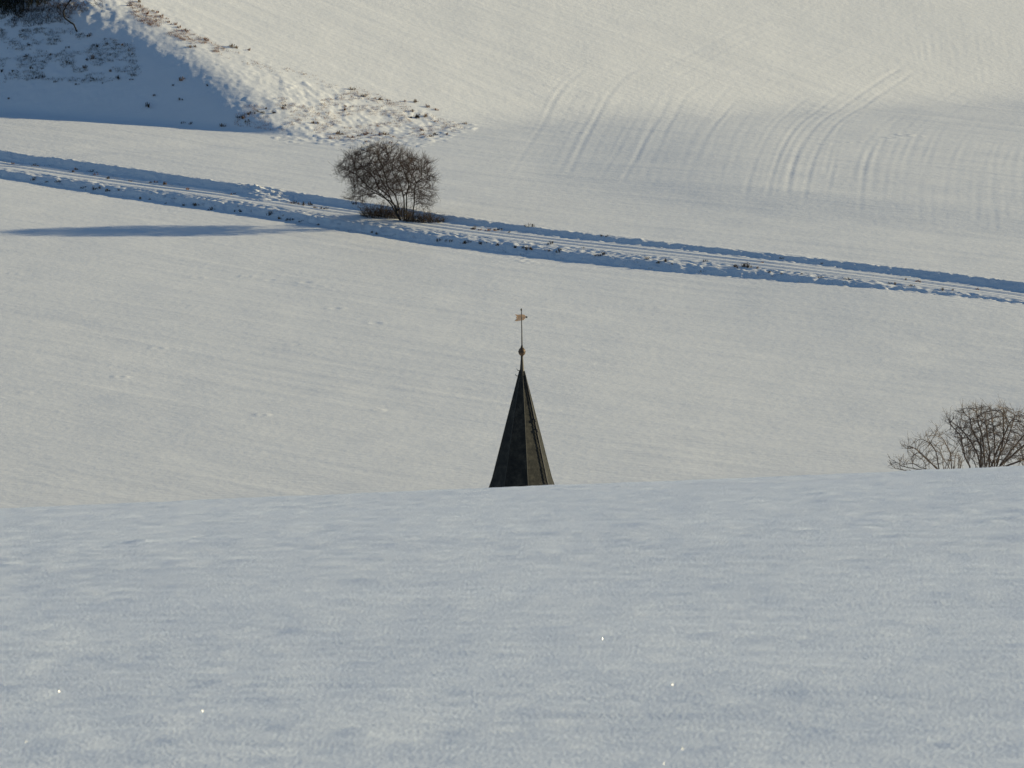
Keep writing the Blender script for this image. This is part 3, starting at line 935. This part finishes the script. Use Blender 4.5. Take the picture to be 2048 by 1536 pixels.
thicket('bramble_thicket', 846, 443, 1.8, 0.9, 1.5, 240, M_bramble, 'low brown bramble patch trailing along the bank beyond the tree trunks', 'bramble', 2)
thicket('hazel_scrub', 40, 4, 3.2, 2.2, 3.0, 500, M_everg, 'dense dark scrub at the top of the shaded bank', 'scrub', 3, r=0.03, lean=0.35)
thicket('hazel_scrub', 95, 30, 3.8, 1.6, 1.2, 420, M_bramble, 'thin brown scrub below the dark scrub on the shaded bank', 'scrub', 4, lean=0.6)

# a crooked young tree on the bank
rs = random.Random(9)
p = hit(155, 63, 600)
s4 = FPX/p[1]
def locc(px, py, dep=0.0): return ((px-155)/s4, dep, (63-py)/s4)
idc = lambda a, b: (a, b)
st = [stem([(155,64),(148,48),(138,41),(130,35),(126,24),(131,12),(140,0),(146,-30)], idc, 0, 0.3, None, locc),
      stem([(131,12),(120,8),(108,11)], idc, 0.1, -0.4, 0, locc),
      stem([(140,0),(160,-14),(175,-40)], idc, 0.2, -0.5, 0, locc)]
at = [locc(rs.uniform(95, 205), rs.uniform(-110, 14), rs.uniform(-1.6, 1.6)) for _ in range(420)]
tr = grow_tree(st, at, 0.16, 0.009, 1.5, 0.24, 60, rs)
tree_meshes('crooked_tree', (p[0], p[1], p[2]+CAMZ-0.08), tr, 0.03, M_bark, M_twig, 0.5, 3, 0.008, rs,
    'small crooked bare tree with a bent trunk on the shaded bank', 'tree', rmax=0.11)

# ------------------------------------------------------------------ grass tufts poking through the snow
def tuft_mesh(seed, mat, n, w_, h_):
    r = random.Random(seed); V = []; F = []
    cl = [(r.gauss(0, 0.24)*w_, r.gauss(0, 0.18)*w_, r.uniform(0.35, 1.0)) for _ in range(r.randint(3, 6))]
    for k in range(n):
        cx_, cy_, cs = r.choice(cl)
        a = r.uniform(0, 2*math.pi); q = r.random()*w_*0.22
        bx_, by_ = cx_+q*math.cos(a), cy_+q*math.sin(a)
        la = r.uniform(0, 2*math.pi); l = r.uniform(0.1, 0.75)*w_*cs
        h = h_*r.uniform(0.25, 1.0)*cs
        b = Vector((bx_, by_, -0.06)); m = Vector((bx_+0.45*l*math.cos(la), by_+0.45*l*math.sin(la), h)); e = Vector((bx_+l*math.cos(la), by_+l*math.sin(la), h*r.uniform(-0.1, 0.95)))
        s = Vector((-math.sin(la), math.cos(la), 0))*r.uniform(0.006, 0.016)
        o = len(V)
        V += [b-s, b+s, m-s*0.8, m+s*0.8, e]
        F += [(o, o+1, o+3, o+2), (o+2, o+3, o+4)]
    me = bpy.data.meshes.new('blades'); me.from_pydata([tuple(v) for v in V], [], F); me.update(); me.materials.append(mat)
    return me
kinds = {'brown': [tuft_mesh(k, M_grass, 34, 0.34, 0.30) for k in range(4)] + [tuft_mesh(40, M_bramble, 40, 0.36, 0.30)],
         'rust': [tuft_mesh(10+k, M_grass2, 30, 0.36, 0.26) for k in range(3)],
         'grey': [tuft_mesh(20+k, M_grass3, 28, 0.34, 0.24) for k in range(3)],
         'dark': [tuft_mesh(30+k, M_bramble, 46, 0.42, 0.32) for k in range(3)]}
def tuft(px, py, kind, scale, label, group):
    p = hit(px, py, 600)
    if p is None: return
    o = bpy.data.objects.new('grass_tuft', random.choice(kinds[kind])); COL.objects.link(o)
    o.location = (p[0], p[1], p[2]+CAMZ); o.rotation_euler = (0, 0, random.uniform(0, 6.28))
    s = scale*random.uniform(0.6, 1.15); o.scale = (s*1.3, s*1.1, s)
    tag(o, {'brown': 'brown', 'rust': 'rust brown', 'grey': 'grey straw', 'dark': 'dark brown'}[kind] + ' dry grass tuft ' + label, 'grass tuft', group)
lab_n = ('sticking out of the bank below the lane', 'grass tufts on the lower lane bank')
lab_f = ('at the foot of the bank above the lane', 'grass tufts on the upper lane bank')
def conv(pts, ox, oy, s): return [(ox+a/s, oy+b/s) for a, b in pts]
low = conv([(265,1178),(320,1186),(345,1186),(415,1196),(210,1145),(530,1220),(1530,1340),(1560,1338),(1640,1346),(1760,1356),(1880,1370),(1955,1385),(1990,1385),(900,1270),(930,1280)], 480, 100, 3.413)
low += conv([(530,332),(610,338),(640,330),(690,352),(760,345),(900,397),(960,405),(1060,430),(1180,438),(1250,442),(300,290),(220,275),(370,290),(1350,470),(1500,480),(1540,480)], 0, 280, 3.2)
low += conv([(235,200),(270,202),(300,203),(380,215),(470,218),(570,226),(675,238),(730,243),(765,250),(870,262),(930,266),(880,220),(1075,244),(1150,290),(1185,285),(1450,305),(1520,327),(1550,322),(1790,330),(1965,362),(2030,360)], 800, 420, 2.926)
low += conv([(40,255),(120,260),(465,282),(480,290),(520,285),(555,288),(590,292),(655,315),(720,320),(830,325),(930,345),(1080,355),(1310,375),(1340,378),(1430,390),(1600,410),(1660,412)], 1300, 440, 2.738)
for a, b in low: tuft(a, b-(7 if a < 1350 else 10), random.choice(['brown', 'dark', 'dark', 'grey']), random.uniform(0.75, 1.25), *lab_n)
up = conv([(80,155),(220,165),(240,168),(465,205),(490,190),(605,225),(590,205),(690,248),(830,265),(960,275),(1000,272),(1050,285),(1200,318),(1500,345),(1480,350),(1885,405),(1910,408),(1945,412),(1990,415)], 0, 280, 3.2)
up += conv([(340,1045),(400,1055),(430,1062),(510,1078),(570,1085),(1600,1225),(1700,1228),(1740,1232),(1770,1228),(780,1052)], 480, 100, 3.413)
up += conv([(430,112),(465,118),(520,122),(560,122),(575,118),(640,132),(1210,156),(1180,152),(750,98)], 800, 420, 2.926)
up += conv([(940,240),(1480,340),(1460,338),(1400,328),(610,235),(720,210),(1790,380)], 1300, 440, 2.738)
for a, b in up: tuft(a, b, random.choice(['brown', 'dark', 'rust']), random.uniform(0.7, 1.2), *lab_f)
# tufts on the scarp
lab_t = ('on the sunlit tip of the scarp', 'grass tufts on the scarp tip')
lab_s = ('on the shaded face of the scarp', 'grass tufts on the shaded scarp')
lab_c = ('along the upper edge of the scarp', 'grass tufts along the scarp edge')
pts = conv([(615,605),(740,595),(760,598),(850,575),(880,572),(960,578),(985,578),(1050,595),(1030,635),(870,630),(1335,580),(1410,575),(1300,590),(1170,465),(1210,460),(1265,455),(1330,490),(1240,550),(500,500),(530,500),(680,575),(715,410),(720,385),(760,270),(960,340),(920,330),(850,315),(1130,350),(1200,355),(1280,390),(1340,410),(1540,505),(1010,345),(1180,420),(1240,580),(860,580),(810,590),(940,520)], 480, 100, 3.413)
for a, b in pts: tuft(a, b, random.choice(['rust', 'brown', 'rust']), random.uniform(0.9, 1.5), *lab_t)
pts = conv([(40,490),(60,480),(20,470),(90,430),(120,420),(150,430),(180,400),(290,400),(300,380),(60,440),(230,430)], 480, 100, 3.413)
pts += conv([(70,790),(1180,850),(1230,765),(1440,795),(1380,685),(1455,640),(1660,685),(1470,985),(1530,990),(1775,1010),(1920,940),(1060,435),(940,625),(1045,640),(880,570),(980,360),(770,370),(720,285),(440,655),(310,625),(160,280),(105,570),(250,545),(20,570),(610,675),(400,440),(230,360),(550,380),(690,480),(740,465),(680,540),(540,500),(450,320),(215,450),(340,550),(740,630),(850,350),(950,360)], 0, 0, 4.0)
for a, b in pts: tuft(a, b, random.choice(['brown', 'dark', 'grey', 'dark']), random.uniform(0.8, 1.35), *lab_s)
pts = conv([(1050,45),(1110,15),(1180,110),(1220,90),(1260,100),(1290,130),(1330,150),(1350,175),(1390,195),(1430,220),(1470,240),(1490,250),(1520,380),(1560,375),(1650,320),(1780,390),(1850,375),(1890,385),(1990,400)], 0, 0, 4.0)
for a, b in pts: tuft(a, b, random.choice(['rust', 'brown', 'rust']), random.uniform(0.9, 1.5), *lab_c)

# the rest of the grass: too fine to count
def stubble(name, regions, label, mats_seed, mat, cat):
    A_v = []; A_f = []
    r = random.Random(mats_seed)
    for poly, n, hgt in regions:
        xs_ = [q[0] for q in poly]; ys_ = [q[1] for q in poly]
        c = 0; tries = 0
        while c < n and tries < n*6:
            tries += 1
            a, b = r.uniform(min(xs_), max(xs_)), r.uniform(min(ys_), max(ys_))
            if not in_poly(a, b, poly): continue
            if vnoise(np.array([a/28.0]), np.array([b/11.0]), 7)[0] < -0.08: continue
            p = hit(a, b, 660, 880, 300)
            if p is None: continue
            c += 1
            sc_ = r.uniform(0.6, 1.3)
            for k in range(r.randint(6, 12)):
                la = r.uniform(0, 6.28); l = r.uniform(0.08, 0.34)*sc_; h = hgt*r.uniform(0.4, 1)*sc_
                ox, oy = r.gauss(0, .10), r.gauss(0, .10)
                s = Vector((-math.sin(la), math.cos(la), 0))*0.012
                bb = Vector((p[0]+ox, p[1]+oy, p[2]+CAMZ-0.07)); e = bb + Vector((l*math.cos(la), l*math.sin(la), h+0.07))
                o = len(A_v); A_v.extend([bb-s, bb+s, e]); A_f.append((o, o+1, o+2))
    o = mesh_obj(name, A_v, A_f, mat, smooth=False)
    return tag(o, label, cat, kind='stuff')
stubble('bank_grass', [([(0,60),(60,45),(160,60),(270,90),(280,150),(200,168),(80,158),(0,165)], 1100, 0.19), ([(0,20),(120,15),(150,45),(0,75)], 260, 0.2)],
    'thin dry grass showing through snow on the shaded bank', 101, M_grass3, 'grass')
stubble('scarp_grass', [([(470,250),(480,205),(600,190),(640,230),(560,262)], 260, 0.15), ([(640,200),(700,180),(830,220),(940,255),(860,275),(700,285),(620,270)], 850, 0.15),
    ([(440,92),(560,132),(700,170),(830,212),(820,222),(690,184),(560,150),(440,112)], 260, 0.15), ([(250,-5),(300,20),(370,60),(450,98),(440,110),(350,75),(270,40)], 420, 0.26)],
    'thin rust brown grass showing through snow on the scarp', 102, M_grass2, 'grass')
stubble('verge_grass', [([(0,355),(300,385),(620,432),(1000,485),(1500,540),(1700,565),(1700,572),(1400,548),(1000,505),(600,450),(300,405),(0,368)], 420, 0.10),
    ([(0,318),(300,358),(460,385),(460,390),(300,366),(0,326)], 100, 0.10), ([(880,436),(1100,465),(1500,512),(2040,580),(2040,588),(1500,520),(1100,472),(880,446)], 120, 0.08)],
    'thin dry grass along the snowy lane banks', 103, M_grass, 'grass')

# ------------------------------------------------------------------ ice crystals glinting on the near snow
V = []; F = []
rs = random.Random(21)
spots = [(1205,1280,1.0),(1345,1372,1.0),(118,1385,.9),(405,1425,.9),(1365,1500,.6),(1327,1530,.5),(1648,1346,.5),(52,1487,.6),(1134,1130,.4)]
spots += [(rs.uniform(0, 2048), rs.uniform(1100, 1530), rs.uniform(.2, .5)) for _ in range(160)]
for k, (a, b, s) in enumerate(spots):
    p = near_hit(a, b)
    if p is None: continue
    c = Vector((p[0], p[1], float(near_land(np.array([p[0]]), np.array([p[1]]))[0]) + float(near_relief(np.array([p[0]]), np.array([p[1]]))[0]) + CAMZ + 0.004))
    nrm = ((Vector((0, 0, CAMZ))-c).normalized() + sdir).normalized()
    j = 0.02 if k < 9 else 0.35
    nrm = (nrm + Vector((rs.gauss(0, j), rs.gauss(0, j), rs.gauss(0, j)))).normalized()
    u = nrm.orthogonal().normalized(); v = nrm.cross(u)
    o = len(V); rr = 0.0020*s
    for q in range(6): V.append(c + (u*math.cos(q*math.pi/3)+v*math.sin(q*math.pi/3))*rr + nrm*0.0004)
    for q in range(6): V.append(c + (u*math.cos(q*math.pi/3)+v*math.sin(q*math.pi/3))*rr - nrm*0.0004)
    F.append(tuple(range(o, o+6))); F.append(tuple(range(o+11, o+5, -1)))
    for q in range(6): F.append((o+q, o+6+q, o+6+(q+1) % 6, o+(q+1) % 6))
tag(mesh_obj('snow_crystals', V, F, M_ice, smooth=False), 'tiny glinting ice crystals on the near snow', 'ice', kind='stuff')
